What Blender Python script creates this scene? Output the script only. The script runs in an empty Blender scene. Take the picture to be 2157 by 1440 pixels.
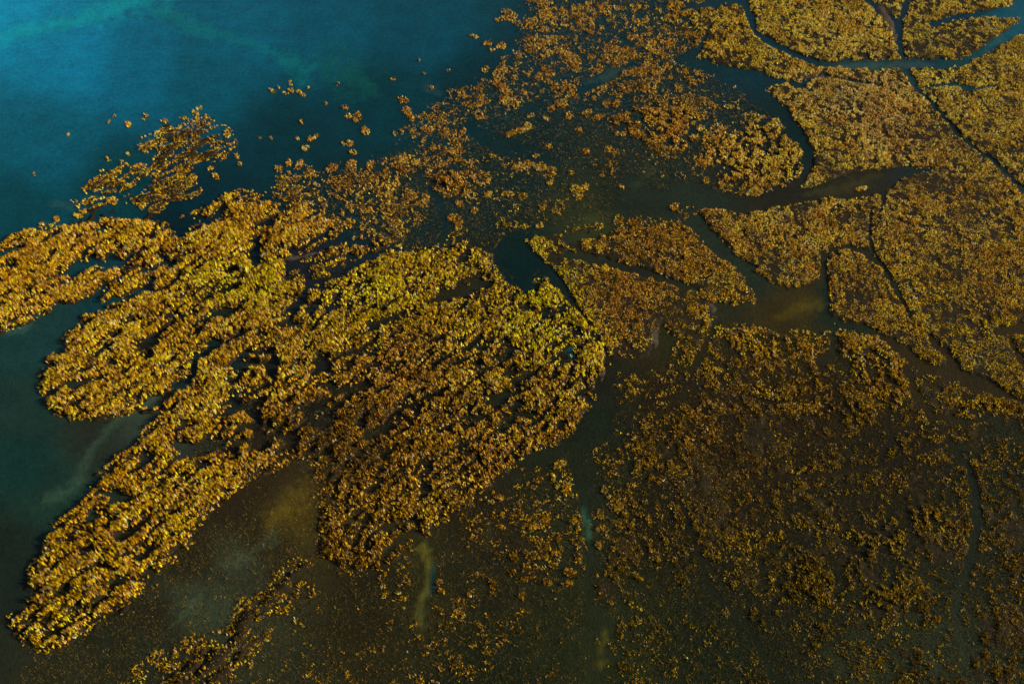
import bpy, math, random
import numpy as np

rng = np.random.default_rng(7)
random.seed(7)
scene = bpy.context.scene
COL = scene.collection

# ------------------------------------------------------------------ camera
H = 100.0
PITCH = math.radians(50.0)
HFOV = math.radians(50.0)
FPX = 1078.5 / math.tan(HFOV / 2)
CP, SP = math.cos(PITCH), math.sin(PITCH)

cam_d = bpy.data.cameras.new("camera")
cam = bpy.data.objects.new("camera", cam_d)
cam_d.sensor_width = 36
cam_d.lens = 18 / math.tan(HFOV / 2)
cam_d.clip_start = 0.5
cam_d.clip_end = 9000
cam.location = (0, 0, H)
cam.rotation_euler = (math.pi / 2 - PITCH, 0, 0)
COL.objects.link(cam)
scene.camera = cam


def ground(u, v):
    """point of the marsh level seen at photo position (u, v)"""
    x = (np.asarray(u, float) - 1078.5) / FPX
    y = (720.0 - np.asarray(v, float)) / FPX
    dz = -SP + y * CP
    t = H / np.maximum(-dz, 0.02)
    return x * t, (CP + y * SP) * t


def photo(X, Y):
    d = Y * CP + H * SP
    return X / d * FPX + 1078.5, 720.0 - (Y * SP - H * CP) / d * FPX


# ------------------------------------------------------------------ light
SUN_EL = math.radians(23)
SUN_AZ = math.radians(-4)          # from the right (+X), a little towards the viewer
sd = (math.cos(SUN_EL) * math.cos(SUN_AZ), math.cos(SUN_EL) * math.sin(SUN_AZ), math.sin(SUN_EL))
ld = bpy.data.lights.new("sun", 'SUN')
ld.energy = 5.0
ld.angle = math.radians(0.5)
ld.color = (1.0, 0.86, 0.66)
lo = bpy.data.objects.new("sun", ld)
from mathutils import Vector
lo.rotation_euler = Vector(sd).to_track_quat('Z', 'Y').to_euler()
lo.location = (200, 60, 150)
COL.objects.link(lo)

w = bpy.data.worlds.new("World")
scene.world = w
w.use_nodes = True
nt = w.node_tree
for n in list(nt.nodes):
    nt.nodes.remove(n)
sky = nt.nodes.new('ShaderNodeTexSky')
sky.sky_type = 'NISHITA'
sky.sun_disc = False
sky.sun_elevation = SUN_EL
sky.sun_rotation = math.pi / 2 - SUN_AZ
bg = nt.nodes.new('ShaderNodeBackground')
bg.inputs[1].default_value = 0.05
out = nt.nodes.new('ShaderNodeOutputWorld')
nt.links.new(sky.outputs[0], bg.inputs[0])
nt.links.new(bg.outputs[0], out.inputs[0])

vs = scene.view_settings
vs.view_transform = 'Standard'
vs.look = 'None'
vs.gamma = 1
vs.exposure = 1.0
scene.cycles.max_bounces = 4
scene.cycles.diffuse_bounces = 2
scene.cycles.glossy_bounces = 2
scene.cycles.transmission_bounces = 2


# ------------------------------------------------------------------ noise
def hash2(ix, iy, seed):
    h = (ix.astype(np.int64) * 374761393 + iy.astype(np.int64) * 668265263 + seed * 974634731) & 0xFFFFFFFF
    h = ((h ^ (h >> 13)) * 1274126177) & 0xFFFFFFFF
    h = ((h ^ (h >> 16)) * 2246822519) & 0xFFFFFFFF
    h = h ^ (h >> 15)
    return (h & 0xFFFFFF) / float(0xFFFFFF)


def vnoise(x, y, seed):
    ix, iy = np.floor(x), np.floor(y)
    fx, fy = x - ix, y - iy
    fx = fx * fx * (3 - 2 * fx)
    fy = fy * fy * (3 - 2 * fy)
    a, b = hash2(ix, iy, seed), hash2(ix + 1, iy, seed)
    c, d = hash2(ix, iy + 1, seed), hash2(ix + 1, iy + 1, seed)
    return (a * (1 - fx) + b * fx) * (1 - fy) + (c * (1 - fx) + d * fx) * fy


def fbm(x, y, seed, octv=3, gain=0.5):
    s, amp, tot = 0, 1, 0
    for k in range(octv):
        s = s + amp * vnoise(x * 2 ** k + 17.3 * k, y * 2 ** k - 9.1 * k, seed + k * 31)
        tot += amp
        amp *= gain
    return s / tot


def make_rank(fn):
    gx = rng.uniform(-90, 90, 40000)
    gy = rng.uniform(40, 170, 40000)
    srt = np.sort(fn(gx, gy))
    q = np.linspace(0, 1, len(srt))
    return lambda x, y: np.interp(fn(x, y), srt, q)


def rot(x, y, deg, sx, sy):
    c, s = math.cos(math.radians(deg)), math.sin(math.radians(deg))
    return (x * c + y * s) / sx, (-x * s + y * c) / sy


def warp(x, y):
    return x + 1.6 * (vnoise(x / 3.1, y / 3.1, 5) - .5), y + 1.6 * (vnoise(x / 3.1, y / 3.1, 6) - .5)


def f_streak(x, y):
    x, y = warp(x, y)
    a, b = rot(x, y, 39, 1.7, 0.50)
    c, d = rot(x, y, 33, 5.5, 1.7)
    return fbm(a, b, 11, 2) + 0.5 * fbm(c, d, 41, 2)


def f_clump(x, y):
    a = fbm(x / .62, y / .75, 101, 2, .6)
    b = fbm(x / 2.9, y / 3.4, 131, 3, .6)
    return a + 0.55 * b


def f_patch(x, y):
    return fbm(x / 3.4, y / 4.0, 171, 4, .62)


r_streak, r_clump, r_patch = make_rank(f_streak), make_rank(f_clump), make_rank(f_patch)

# ------------------------------------------------------------------ marsh plan
ST = 3.0
U0, V0, U1, V1 = -660, -480, 2820, 1980
NU, NV = int((U1 - U0) / ST), int((V1 - V0) / ST)
UU, VV = np.meshgrid(U0 + (np.arange(NU) + .5) * ST, V0 + (np.arange(NV) + .5) * ST)


def box(a, r):
    if r < 1:
        return a
    for ax in (0, 1):
        p = np.pad(a, [(r + 1, r) if k == ax else (0, 0) for k in (0, 1)], mode='edge')
        c = np.cumsum(p, axis=ax)
        n = a.shape[ax]
        a = (np.take(c, np.arange(2 * r + 1, 2 * r + 1 + n), axis=ax) - np.take(c, np.arange(0, n), axis=ax)) / (2 * r + 1)
    return a


def blur(a, px):
    r = int(round(px / ST / 2))
    return box(box(a, r), r)


def poly(pts):
    pts = np.array(pts, float)
    ins = np.zeros(UU.shape, bool)
    x0, y0 = pts[-1]
    for x1, y1 in pts:
        if y0 != y1:
            cnd = ((y0 > VV) != (y1 > VV)) & (UU < (x1 - x0) * (VV - y0) / (y1 - y0) + x0)
            ins ^= cnd
        x0, y0 = x1, y1
    return ins


def line_dist(pts):
    """distance in widths from a line of (u, v, width) points: below 1 inside"""
    best = np.full(UU.shape, 1e9)
    for (x0, y0, w0), (x1, y1, w1) in zip(pts[:-1], pts[1:]):
        dx, dy = x1 - x0, y1 - y0
        t = np.clip(((UU - x0) * dx + (VV - y0) * dy) / (dx * dx + dy * dy + 1e-6), 0, 1)
        d = np.hypot(UU - x0 - t * dx, VV - y0 - t * dy) / ((w0 + (w1 - w0) * t) / 2)
        best = np.minimum(best, d)
    return best


wu = 22 * (fbm(UU / 60, VV / 60, 301, 3) - .5)
wv = 22 * (fbm(UU / 60, VV / 60, 331, 3) - .5)

# beds: name -> (label, list of (polygon, cover, streakiness, upland))
BEDS = [
    ('left_upper', 'golden grass bed at the left shore above the thin slanting creek', [
        ([(-660, 640), (-200, 600), (0, 545), (30, 510), (75, 478), (120, 474), (150, 490), (215, 468), (300, 470), (345, 488), (400, 465), (450, 440),
          (490, 418), (560, 436), (640, 440), (672, 470), (690, 500), (640, 528), (560, 545), (450, 548), (400, 585), (330, 615), (230, 640), (215, 612),
          (150, 640), (80, 660), (40, 685), (0, 690), (-200, 740), (-660, 800)], .80, 1, 0)]),
    ('left_middle', 'broad streaked golden grass bed between the slanting creek and the dark winding creek at left', [
        ([(190, 668), (330, 622), (400, 592), (450, 550), (540, 548), (610, 560), (650, 575), (640, 625), (610, 680), (515, 708), (430, 752), (405, 790),
          (360, 828), (320, 838), (240, 872), (165, 876), (105, 862), (90, 805), (120, 745), (150, 705)], .80, 1, 0)]),
    ('tail', 'long streaked golden grass tongue running down to the lower left', [
        ([(365, 840), (420, 792), (440, 760), (520, 716), (620, 700), (700, 720), (720, 800), (690, 880), (650, 925), (600, 975), (540, 1000), (470, 1045), (420, 1110), (375, 1170), (330, 1225),
          (240, 1275), (150, 1345), (100, 1365), (55, 1340), (25, 1300), (60, 1265), (90, 1240), (60, 1215), (110, 1150), (122, 1110), (185, 1068),
          (190, 1040), (240, 980), (300, 935), (305, 905), (340, 855)], .77, 1, 0)]),
    ('dome', 'rounded yellow grass bed with a bright curved right edge in the centre', [
        ([(620, 690), (650, 615), (715, 590), (760, 555), (815, 515), (880, 528), (930, 520), (985, 525), (1030, 545), (1040, 585), (1085, 620), (1150, 598), (1205, 640),
          (1265, 700), (1278, 760), (1252, 830), (1212, 900), (1100, 960), (1010, 1030), (930, 1090), (860, 1140), (790, 1200), (715, 1185),
          (672, 1150), (690, 1060), (690, 1000), (640, 930), (690, 860), (690, 780)], .68, .6, 0),
        ([(625, 580), (690, 505), (760, 490), (840, 495), (830, 525), (770, 560), (720, 600), (650, 625)], .58, .5, 0), ([(600, 700), (720, 680), (720, 960), (640, 960), (610, 860)], .66, .8, 0)]),
    ('north_islet', 'detached golden grass islet in the blue water at upper left', [
        ([(288, 305), (320, 275), (395, 262), (415, 235), (445, 252), (488, 265), (503, 300), (470, 335), (430, 350), (380, 362), (330, 345)], .50, .9, 0),
        ([(215, 365), (260, 330), (330, 345), (420, 360), (430, 400), (390, 440), (330, 450), (250, 425), (180, 440), (120, 440)], .30, 1, 0)]),
    ('mid_fringe', 'ragged tan grass fringe in dark teal water left of centre', [
        ([(585, 360), (640, 345), (690, 365), (720, 350), (760, 340), (850, 325), (880, 350), (860, 400), (900, 420), (900, 470), (850, 500), (800, 505), (700, 490), (670, 440), (600, 420), (480, 420), (490, 400), (560, 405)], .44, .3, 0),
        ([(900, 385), (960, 365), (1020, 365), (1000, 385), (930, 410)], .55, .5, 0),
        ([(940, 450), (975, 450), (985, 520), (940, 530)], .5, 0, 0)]),
    ('shoal_isle', 'tan grass islet south of the scattered tussocks at top centre', [
        ([(1290, 265), (1350, 235), (1440, 215), (1475, 250), (1470, 285), (1430, 325), (1390, 315), (1350, 285)], .63, 0, 0)]),
    ('creek_head', 'grass bed left of the bend of the dark creek at top right', [
        ([(1480, 20), (1570, 14), (1588, 80), (1640, 108), (1700, 138), (1710, 165), (1640, 150), (1560, 130), (1500, 125), (1465, 95)], .85, 0, 1),
        ([(1380, -200), (1470, -200), (1475, 20), (1437, 62), (1410, 20)], .6, 0, 0)]),
    ('north_block', 'dense golden grass block above the wide creek at top right', [
        ([(1590, -480), (1586, 20), (1604, 70), (1650, 95), (1740, 128), (1900, 128), (1892, 70), (1870, 45), (1825, 5), (1815, -480)], .92, 0, 1)]),
    ('north_corner', 'golden grass bed at the upper right edge above the blue inlet', [
        ([(1850, -480), (1860, 0), (1905, 30), (1915, 50), (1965, 42), (2040, 24), (2120, 12), (2150, -480)], .78, 0, 1)]),
    ('inlet_island', 'pointed grass island between the two creeks that meet at right', [
        ([(1908, 60), (1975, 60), (2040, 42), (2144, 40), (2085, 88), (2030, 120), (1910, 126)], .84, 0, 1)]),
    ('east_block', 'dense grass field right of the straight diagonal creek', [
        ([(1912, 145), (2040, 140), (2100, 110), (2157, 75), (2820, -60), (2820, 520), (2157, 402), (2060, 316), (1995, 258), (1935, 195)], .92, 0, 1)]),
    ('main_field', 'largest golden grass field left of the straight diagonal creek at right', [
        ([(1620, 150), (1700, 150), (1905, 146), (1925, 188), (1990, 260), (2060, 322), (2157, 408), (2820, 530), (2820, 1020), (2157, 830), (2080, 800), (2020, 770),
          (1960, 705), (1915, 650), (1860, 555), (1835, 500), (1868, 430), (1885, 405), (1955, 365), (1945, 345), (1850, 355), (1820, 350), (1740, 372), (1690, 388),
          (1715, 330), (1695, 280), (1655, 230), (1610, 195), (1660, 190), (1690, 180)], .92, 0, 1)]),
    ('crescent', 'ragged grass island inside the curve of the broad dark channel', [
        ([(1490, 290), (1560, 300), (1600, 255), (1640, 262), (1672, 305), (1694, 340), (1686, 362), (1640, 388), (1580, 408), (1535, 395), (1515, 350), (1480, 350)], .63, 0, 0)]),
    ('channel_bank', 'grass bank below the olive pool and above the forked creek at right', [
        ([(1488, 440), (1560, 462), (1640, 442), (1720, 436), (1850, 412), (1872, 430), (1840, 520), (1790, 512), (1732, 532), (1725, 575), (1640, 612), (1612, 590),
          (1572, 540), (1525, 490)], .90, 0, 1)]),
    ('fork_island', 'oval grass island held between the arms of the forked creek', [
        ([(1748, 550), (1790, 532), (1830, 548), (1890, 622), (1960, 720), (1990, 768), (1920, 730), (1850, 692), (1762, 676), (1748, 620)], .90, 0, 1)]),
    ('middle_isle', 'wedge of brown gold grass south of the central pool', [
        ([(1240, 505), (1340, 490), (1450, 478), (1500, 520), (1560, 575), (1582, 640), (1500, 620), (1430, 588), (1330, 556), (1225, 525)], .88, 0, 1)]),
    ('middle_bank', 'brown gold grass bank right of the rounded yellow bed', [
        ([(1105, 512), (1190, 500), (1215, 540), (1260, 562), (1400, 602), (1480, 625), (1500, 655), (1480, 705), (1400, 695), (1370, 690), (1362, 745), (1290, 745),
          (1262, 690), (1218, 640), (1200, 590), (1150, 560)], .88, 0, 1)]),
    ('lower_right', 'sparse brown grass over dark wet mud at the lower right', [
        ([(1295, 770), (1370, 790), (1450, 700), (1560, 680), (1650, 690), (1740, 700), (1760, 690), (1850, 712), (1930, 770), (2000, 800), (2157, 850), (2820, 1000), (2820, 1980),
          (1300, 1980), (1280, 1450), (1320, 1330), (1255, 1260), (1285, 1180), (1240, 1100), (1275, 1040), (1240, 960), (1300, 880)], .31, 0, .5),
        ([(1440, 700), (1560, 690), (1700, 720), (1760, 770), (1700, 830), (1560, 830), (1480, 780)], .60, 0, .5),
        ([(1765, 700), (1850, 718), (1930, 785), (1925, 840), (1860, 850), (1790, 800)], .70, 0, .5),
        ([(1960, 800), (2080, 830), (2300, 880), (2300, 960), (2100, 900), (1990, 870)], .50, 0, .5),
        ([(1290, 800), (1400, 760), (1440, 790), (1380, 830), (1300, 840)], .32, 0, .5),
        ([(1300, 880), (1500, 840), (1900, 850), (1960, 930), (1800, 980), (1600, 1030), (1350, 1020), (1260, 960)], .46, 0, .5),
        ([(1590, 1120), (1680, 1080), (1840, 1040), (1970, 1070), (1985, 1150), (1950, 1240), (1880, 1290), (1700, 1270), (1610, 1220)], .54, 0, .5),
        ([(2060, 940), (2300, 940), (2300, 1500), (2060, 1450), (2100, 1250), (2090, 1100)], .36, 0, .5),
        ([(1260, 1200), (1560, 1180), (1620, 1330), (2000, 1330), (2000, 1980), (1260, 1980)], .20, 0, .5)]),
    ('south_strip', 'narrow slanting grass strip in dark water at the bottom left', [
        ([(515, 1250), (560, 1240), (600, 1180), (640, 1172), (682, 1215), (670, 1265), (620, 1255), (570, 1300), (555, 1360), (470, 1440), (400, 1560), (200, 1600), (320, 1430), (450, 1340)], .50, .9, 0)]),
    ('south_flat', 'thin scatter of grass shoots on the dark flat at the bottom', [
        ([(600, 1000), (700, 990), (690, 1150), (600, 1160), (560, 1250), (400, 1330), (200, 1440), (200, 1980), (1280, 1980), (1260, 1250), (1225, 940), (1100, 990), (1000, 1060), (860, 1160), (780, 1220), (690, 1190), (690, 1100)], .13, 0, .3),
        ([(1040, 1060), (1130, 1000), (1220, 960), (1225, 1180), (1180, 1240), (1060, 1220)], .34, 0, .3)]),
    ('north_scatter', 'loose grass shoots among the tussocks in dark teal water at top centre', [
        ([(1130, -200), (1400, -200), (1480, 20), (1460, 120), (1540, 160), (1600, 230), (1560, 300), (1480, 280), (1400, 220), (1250, 210), (1000, 260), (980, 330), (1200, 320), (1280, 340), (1180, 400), (1000, 420), (900, 380), (840, 280), (960, 180), (1080, 110)], .21, 0, 0),
        ([(1000, 330), (1250, 310), (1480, 330), (1500, 420), (1450, 470), (1250, 500), (1050, 500), (960, 420)], .13, 0, 0),
        ([(1300, 60), (1480, 120), (1540, 160), (1600, 250), (1500, 270), (1420, 200), (1300, 160)], .24, 0, 0)]),
]
NB = len(BEDS)
cov = np.zeros(UU.shape)
streak0 = np.zeros(UU.shape)
upl = np.zeros(UU.shape)
bed = np.full(UU.shape, -1, int)
UUs, VVs = UU, VV
order = [NB - 1, NB - 2, NB - 4] + [i for i in range(NB) if i not in (NB - 1, NB - 2, NB - 4)]
UU, VV = UUs + wu, VVs + wv
for i in order:
    for pts, c, s, up in BEDS[i][2]:
        m = poly(pts)
        cov[m] = c
        streak0[m] = s
        upl[m] = up
        bed[m] = i
for it in range(3):
    for dv, du in ((0, 1), (0, -1), (1, 0), (-1, 0)):
        c2 = np.roll(cov, (dv, du), (0, 1))
        m = (cov < .3) & (c2 > .5)
        for a in (cov, streak0, upl, bed):
            a[m] = np.roll(a, (dv, du), (0, 1))[m]
streak = streak0
soft_e = blur(np.where(bed >= 0, 1 - upl, 1.0), 30)
cov = blur(cov, 8) * (1 - soft_e) + blur(cov, 26) * soft_e
streak = blur(streak, 40)

# soft thinner / thicker areas: (u, v, ru, rv, factor)
for u, v, ru, rv, f in [
        (760, 900, 110, 90, .8), (560, 1010, 60, 40, .8), (700, 1000, 60, 60, .75), (760, 1100, 60, 50, .8), (1340, 900, 90, 60, .7), (1560, 1060, 60, 40, .6), (1780, 940, 80, 40, .6), (1700, 1330, 120, 50, .5), (1420, 1200, 90, 90, .6), (1700, 880, 60, 40, 1.3), (1450, 930, 60, 40, 1.4), (330, 560, 30, 14, 1.1),
        (400, 470, 30, 30, .5), (1450, 760, 50, 40, .7), (1560, 790, 60, 40, .8), (1330, 620, 60, 50, 1.1), (1000, 800, 120, 90, .95),
        (1640, 560, 40, 40, .9), (1500, 900, 100, 50, .9), (640, 560, 40, 40, .6), (370, 600, 50, 20, .8), (1090, 850, 60, 50, .9)]:
    g = np.exp(-((UUs - u) / ru) ** 2 - ((VVs - v) / rv) ** 2)
    cov = cov * (1 + (f - 1) * g)

wide = fbm(UUs / 75, VVs / 60, 481, 3)
cov = np.where((np.abs(upl - .5) < .1) & (cov < .6), cov * np.clip(.15 + 1.75 * wide, .3, 1.6), cov)

# creeks and channels: lines of (u, v, width)
wu2 = 7 * (fbm(UUs / 22, VVs / 22, 361, 3) - .5)
wv2 = 7 * (fbm(UUs / 22, VVs / 22, 391, 3) - .5)
UU, VV = UUs + wu2, VVs + wv2
CREEKS = [
    [(1437, 20, 16), (1480, 12, 18), (1530, 4, 16), (1572, 9, 18), (1586, 50, 20), (1598, 75, 18), (1644, 101, 15), (1697, 126, 14), (1740, 136, 18), (1837, 138, 27),
     (1904, 134, 28), (1987, 136, 24), (2037, 128, 24), (2087, 97, 24), (2147, 62, 30), (2260, 10, 50), (2500, -60, 80)],
    [(1800, -200, 22), (1832, 2, 24), (1866, 36, 24), (1892, 66, 26), (1897, 105, 18), (1904, 134, 18)],
    [(1935, -60, 12), (1908, 15, 14), (1896, 45, 18), (1897, 70, 20)],
    [(1904, 136, 18), (1914, 160, 17), (1928, 182, 15), (1970, 226, 12), (2010, 276, 12), (2070, 324, 10), (2114, 357, 10), (2137, 384, 14), (2157, 400, 14), (2400, 520, 16)],
    [(1928, 188, 5), (1977, 180, 8), (2004, 178, 13), (2054, 187, 13), (2098, 183, 5)],
    [(1964, 52, 16), (1990, 44, 12), (2037, 34, 14), (2087, 31, 16), (2137, 26, 40), (2180, 0, 70), (2260, -60, 90)],
    [(1497, 60, 8), (1470, 105, 16), (1440, 120, 14)],
    [(1600, 160, 8), (1690, 182, 14), (1720, 160, 8), (1750, 163, 5), (1830, 178, 8), (1868, 182, 4)],
    [(1440, 125, 24), (1500, 145, 30), (1560, 175, 40), (1610, 205, 46), (1650, 240, 40), (1680, 280, 38), (1703, 320, 34), (1702, 352, 26), (1690, 382, 22), (1650, 400, 16)],
    [(1960, 358, 14), (1900, 362, 26), (1860, 376, 44), (1820, 384, 56), (1760, 394, 44), (1700, 408, 40), (1640, 425, 44), (1570, 436, 44), (1500, 425, 60), (1420, 410, 110), (1330, 410, 130), (1240, 440, 110), (1180, 470, 70), (1120, 490, 40), (1070, 510, 40)],
    [(1455, 470, 44), (1520, 530, 40), (1577, 570, 42), (1604, 598, 40), (1654, 625, 46), (1700, 628, 60), (1735, 630, 40)],
    [(1735, 640, 50), (1660, 650, 62), (1580, 655, 40), (1530, 655, 28), (1495, 640, 16)],
    [(1732, 536, 18), (1735, 580, 18), (1741, 622, 18), (1740, 667, 16), (1754, 690, 18), (1757, 745, 18), (1730, 760, 40)],
    [(1737, 538, 14), (1762, 524, 12), (1792, 522, 14), (1830, 536, 15), (1860, 562, 13), (1884, 602, 16), (1904, 640, 14), (1916, 662, 10), (1926, 690, 6)],
    [(1836, 440, 8), (1830, 480, 10), (1838, 532, 10)], [(1868, 396, 14), (1860, 430, 10), (1850, 460, 6)],
    [(1748, 678, 16), (1817, 687, 17), (1854, 707, 18), (1904, 738, 26), (1937, 766, 28), (1977, 782, 24), (2054, 795, 20), (2090, 812, 12), (2157, 850, 12), (2300, 900, 14)],
    [(1955, 706, 10), (1975, 728, 22), (1997, 750, 18), (2022, 778, 12)],
    [(2098, 700, 22), (2150, 692, 40), (2260, 700, 60)], [(2128, 712, 18), (2140, 745, 16), (2175, 790, 20)],
    [(1905, 772, 10), (1920, 810, 22), (1940, 850, 22), (1965, 880, 20), (2030, 890, 16), (2110, 884, 12)],
    [(1197, 536, 34), (1253, 550, 30), (1337, 568, 26), (1413, 592, 24), (1470, 612, 12)],
    [(1200, 500, 24), (1240, 500, 16), (1290, 480, 20)],
    [(1085, 500, 46), (1120, 537, 30), (1163, 583, 28), (1197, 620, 26), (1222, 657, 16), (1250, 690, 8)],
    [(1035, 545, 14), (1060, 530, 46), (1090, 545, 66), (1103, 585, 52), (1112, 612, 26)],
    [(1278, 740, 8), (1285, 800, 20), (1262, 850, 22), (1225, 900, 22), (1208, 930, 24), (1215, 1010, 18), (1238, 1090, 20), (1243, 1160, 17), (1240, 1250, 17), (1272, 1350, 17), (1262, 1420, 17), (1250, 1600, 30)],
    [(1225, 905, 24), (1290, 862, 16), (1360, 850, 10), (1430, 835, 18), (1500, 820, 10)],
    [(1395, 690, 26), (1405, 730, 52), (1390, 770, 20)],
    [(905, 640, 14), (940, 625, 34), (990, 610, 30), (1032, 600, 20)],
    [(130, 655, 36), (180, 650, 26), (215, 645, 17), (265, 630, 18), (325, 610, 17)], [(222, 600, 10), (205, 625, 20), (190, 650, 24)],
    [(372, 586, 8), (395, 568, 12), (425, 548, 10)], [(92, 515, 10), (110, 502, 14), (132, 490, 10)],
    [(545, 505, 16), (537, 535, 24), (545, 560, 10)], [(605, 552, 14), (650, 540, 24), (690, 515, 22), (730, 508, 16), (780, 515, 24)],
    [(362, 470, 20), (380, 490, 36), (400, 470, 22)], [(470, 440, 26), (440, 470, 22)],
    [(575, 740, 16), (582, 770, 32), (570, 790, 26)], [(525, 870, 14), (545, 880, 26), (540, 930, 18), (530, 960, 12)],
    [(670, 770, 18), (690, 780, 28), (660, 790, 14)],
    [(640, 560, 16), (650, 600, 18), (640, 640, 14), (610, 680, 8)], [(650, 600, 10), (720, 580, 14), (780, 545, 16), (830, 520, 12)],
    [(530, 700, 10), (470, 726, 18), (417, 757, 19), (412, 787, 20), (390, 812, 18), (363, 833, 22), (320, 852, 28)],
    [(820, 640, 12), (845, 630, 10)], [(250, 1205, 12), (225, 1195, 14), (205, 1190, 8)], [(360, 1085, 12), (372, 1078, 12)],
    [(1500, 655, 20), (1520, 665, 24)], [(1630, 690, 20), (1665, 670, 14)],
    [(905, 1140, 24), (907, 1210, 22), (895, 1270, 26), (890, 1310, 24), (905, 1350, 12)],
    [(930, 520, 10), (945, 470, 24), (930, 430, 20), (900, 400, 14)],
    [(1610, 940, 14), (1618, 970, 14)], [(1590, 1020, 8), (1640, 1005, 13), (1740, 1000, 14), (1850, 985, 15), (1950, 950, 13), (2000, 930, 18), (2050, 1000, 24), (2065, 1100, 26), (2040, 1200, 24), (2010, 1290, 24), (2040, 1400, 18)],
    [(1430, 1040, 9), (1462, 1140, 13), (1500, 1240, 14), (1570, 1310, 13), (1640, 1440, 18)], [(1340, 850, 10), (1310, 930, 13), (1330, 1000, 8)], [(1500, 700, 14), (1470, 760, 15), (1440, 830, 10)], [(1560, 830, 9), (1640, 850, 10), (1740, 830, 8), (1790, 790, 7)], [(1870, 860, 12), (1880, 920, 16), (1850, 980, 14)], [(1560, 480, 8), (1585, 520, 5)],
    [(1330, 140, 20), (1270, 165, 30), (1230, 190, 20)], [(990, 270, 30), (1060, 310, 40), (1150, 330, 36)],
]
SLIM = {(1960, 358, 14): .72, (1735, 640, 50): .78, (1455, 470, 44): .8, (1085, 500, 46): .8, (1035, 545, 14): .8, (1440, 125, 24): .85, (1197, 536, 34): .8, (1395, 690, 26): .8, (605, 552, 14): .8}
creek = np.full(UU.shape, 1e9)
for c in CREEKS:
    c = [(a_, b_, w_ * SLIM.get(c[0], 1)) for a_, b_, w_ in c]
    creek = np.minimum(creek, line_dist(c))
UU, VV = UUs, VVs
cre = creek + .85 * (fbm(UU / 11, VV / 11, 471, 2) - .5)
cut = np.clip((cre - 0.62) / 0.40, 0, 1)
cov = cov * cut
wet = 1 - blur(np.clip((creek - .75) / .4, 0, 1), 8)

# raised pale silt banks: lines of (u, v, width)
SILT = [[(1030, 555, 10), (1036, 535, 14), (1048, 515, 10)], [(897, 395, 8), (898, 430, 16), (902, 440, 8)], [(1495, 640, 10), (1503, 655, 16), (1512, 668, 8)],
        [(828, 480, 14), (836, 490, 10)], [(497, 285, 6), (500, 305, 9), (498, 325, 5)], [(1372, 680, 8), (1378, 705, 14), (1382, 730, 8)],
        [(1972, 1105, 7), (1978, 1125, 9), (1982, 1140, 5)], [(1850, 20, 20), (1872, 50, 22), (1888, 85, 14)], [(1272, 770, 7), (1268, 800, 9)],
        [(960, 460, 8), (967, 475, 12)], [(600, 548, 8), (640, 540, 14), (665, 530, 10)], [(1660, 150, 8), (1730, 165, 8)], [(1192, 510, 6), (1198, 530, 9)],
        [(565, 750, 12), (580, 745, 12)]]
UU, VV = UUs + 1.6 * wu2, VVs + 1.6 * wv2
silt = np.full(UU.shape, 1e9)
for c in SILT:
    silt = np.minimum(silt, line_dist(c))
silt = np.clip(1.7 - silt - 1.9 * (fbm(UU / 9, VV / 9, 451, 3) - .3), 0, 1)

UU, VV = UUs, VVs


def look(a, u, v):
    fu = np.clip((u - U0) / ST - .5, 0, NU - 1.001)
    fv = np.clip((v - V0) / ST - .5, 0, NV - 1.001)
    iu, iv = fu.astype(int), fv.astype(int)
    fu, fv = fu - iu, fv - iv
    return (a[iv, iu] * (1 - fu) + a[iv, iu + 1] * fu) * (1 - fv) + (a[iv + 1, iu] * (1 - fu) + a[iv + 1, iu + 1] * fu) * fv


def near(a, u, v):
    iu = np.clip(((u - U0) / ST).astype(int), 0, NU - 1)
    iv = np.clip(((v - V0) / ST).astype(int), 0, NV - 1)
    return a[iv, iu]


def growth(X, Y):
    """positive where grass grows: cover minus clump noise"""
    u, v = photo(X, Y)
    c = look(cov, u, v)
    s = look(streak, u, v)
    n1 = r_streak(X, Y)
    n2 = r_clump(X, Y)
    n3 = r_patch(X, Y)
    soft = np.clip((.7 - c) / .35, 0, 1) * (1 - s)          # sparse ground grows in patches
    n2 = n2 * (1 - .30 * soft) + n3 * .30 * soft
    n = n1 * s + n2 * (1 - s)
    n = .5 + (n - .5) * 1.12
    return c - n, c, s, u, v


# ------------------------------------------------------------------ materials
def srgb(*c):
    return tuple((x / 255 / 12.92) if x / 255 <= .04045 else ((x / 255 + .055) / 1.055) ** 2.4 for x in c)


def nodes(name):
    m = bpy.data.materials.new(name)
    m.use_nodes = True
    t = m.node_tree
    for n in list(t.nodes):
        t.nodes.remove(n)
    return m, t, t.nodes.new('ShaderNodeOutputMaterial')


def mat_grass():
    m, t, o = nodes("dry_grass")
    a = t.nodes.new('ShaderNodeAttribute')
    a.attribute_name = 'tint'
    d = t.nodes.new('ShaderNodeBsdfDiffuse')
    tr = t.nodes.new('ShaderNodeBsdfTranslucent')
    mx = t.nodes.new('ShaderNodeMixShader')
    mx.inputs[0].default_value = .22
    t.links.new(a.outputs['Color'], d.inputs['Color'])
    t.links.new(a.outputs['Color'], tr.inputs['Color'])
    t.links.new(d.outputs[0], mx.inputs[1])
    t.links.new(tr.outputs[0], mx.inputs[2])
    t.links.new(mx.outputs[0], o.inputs[0])
    return m


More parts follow.
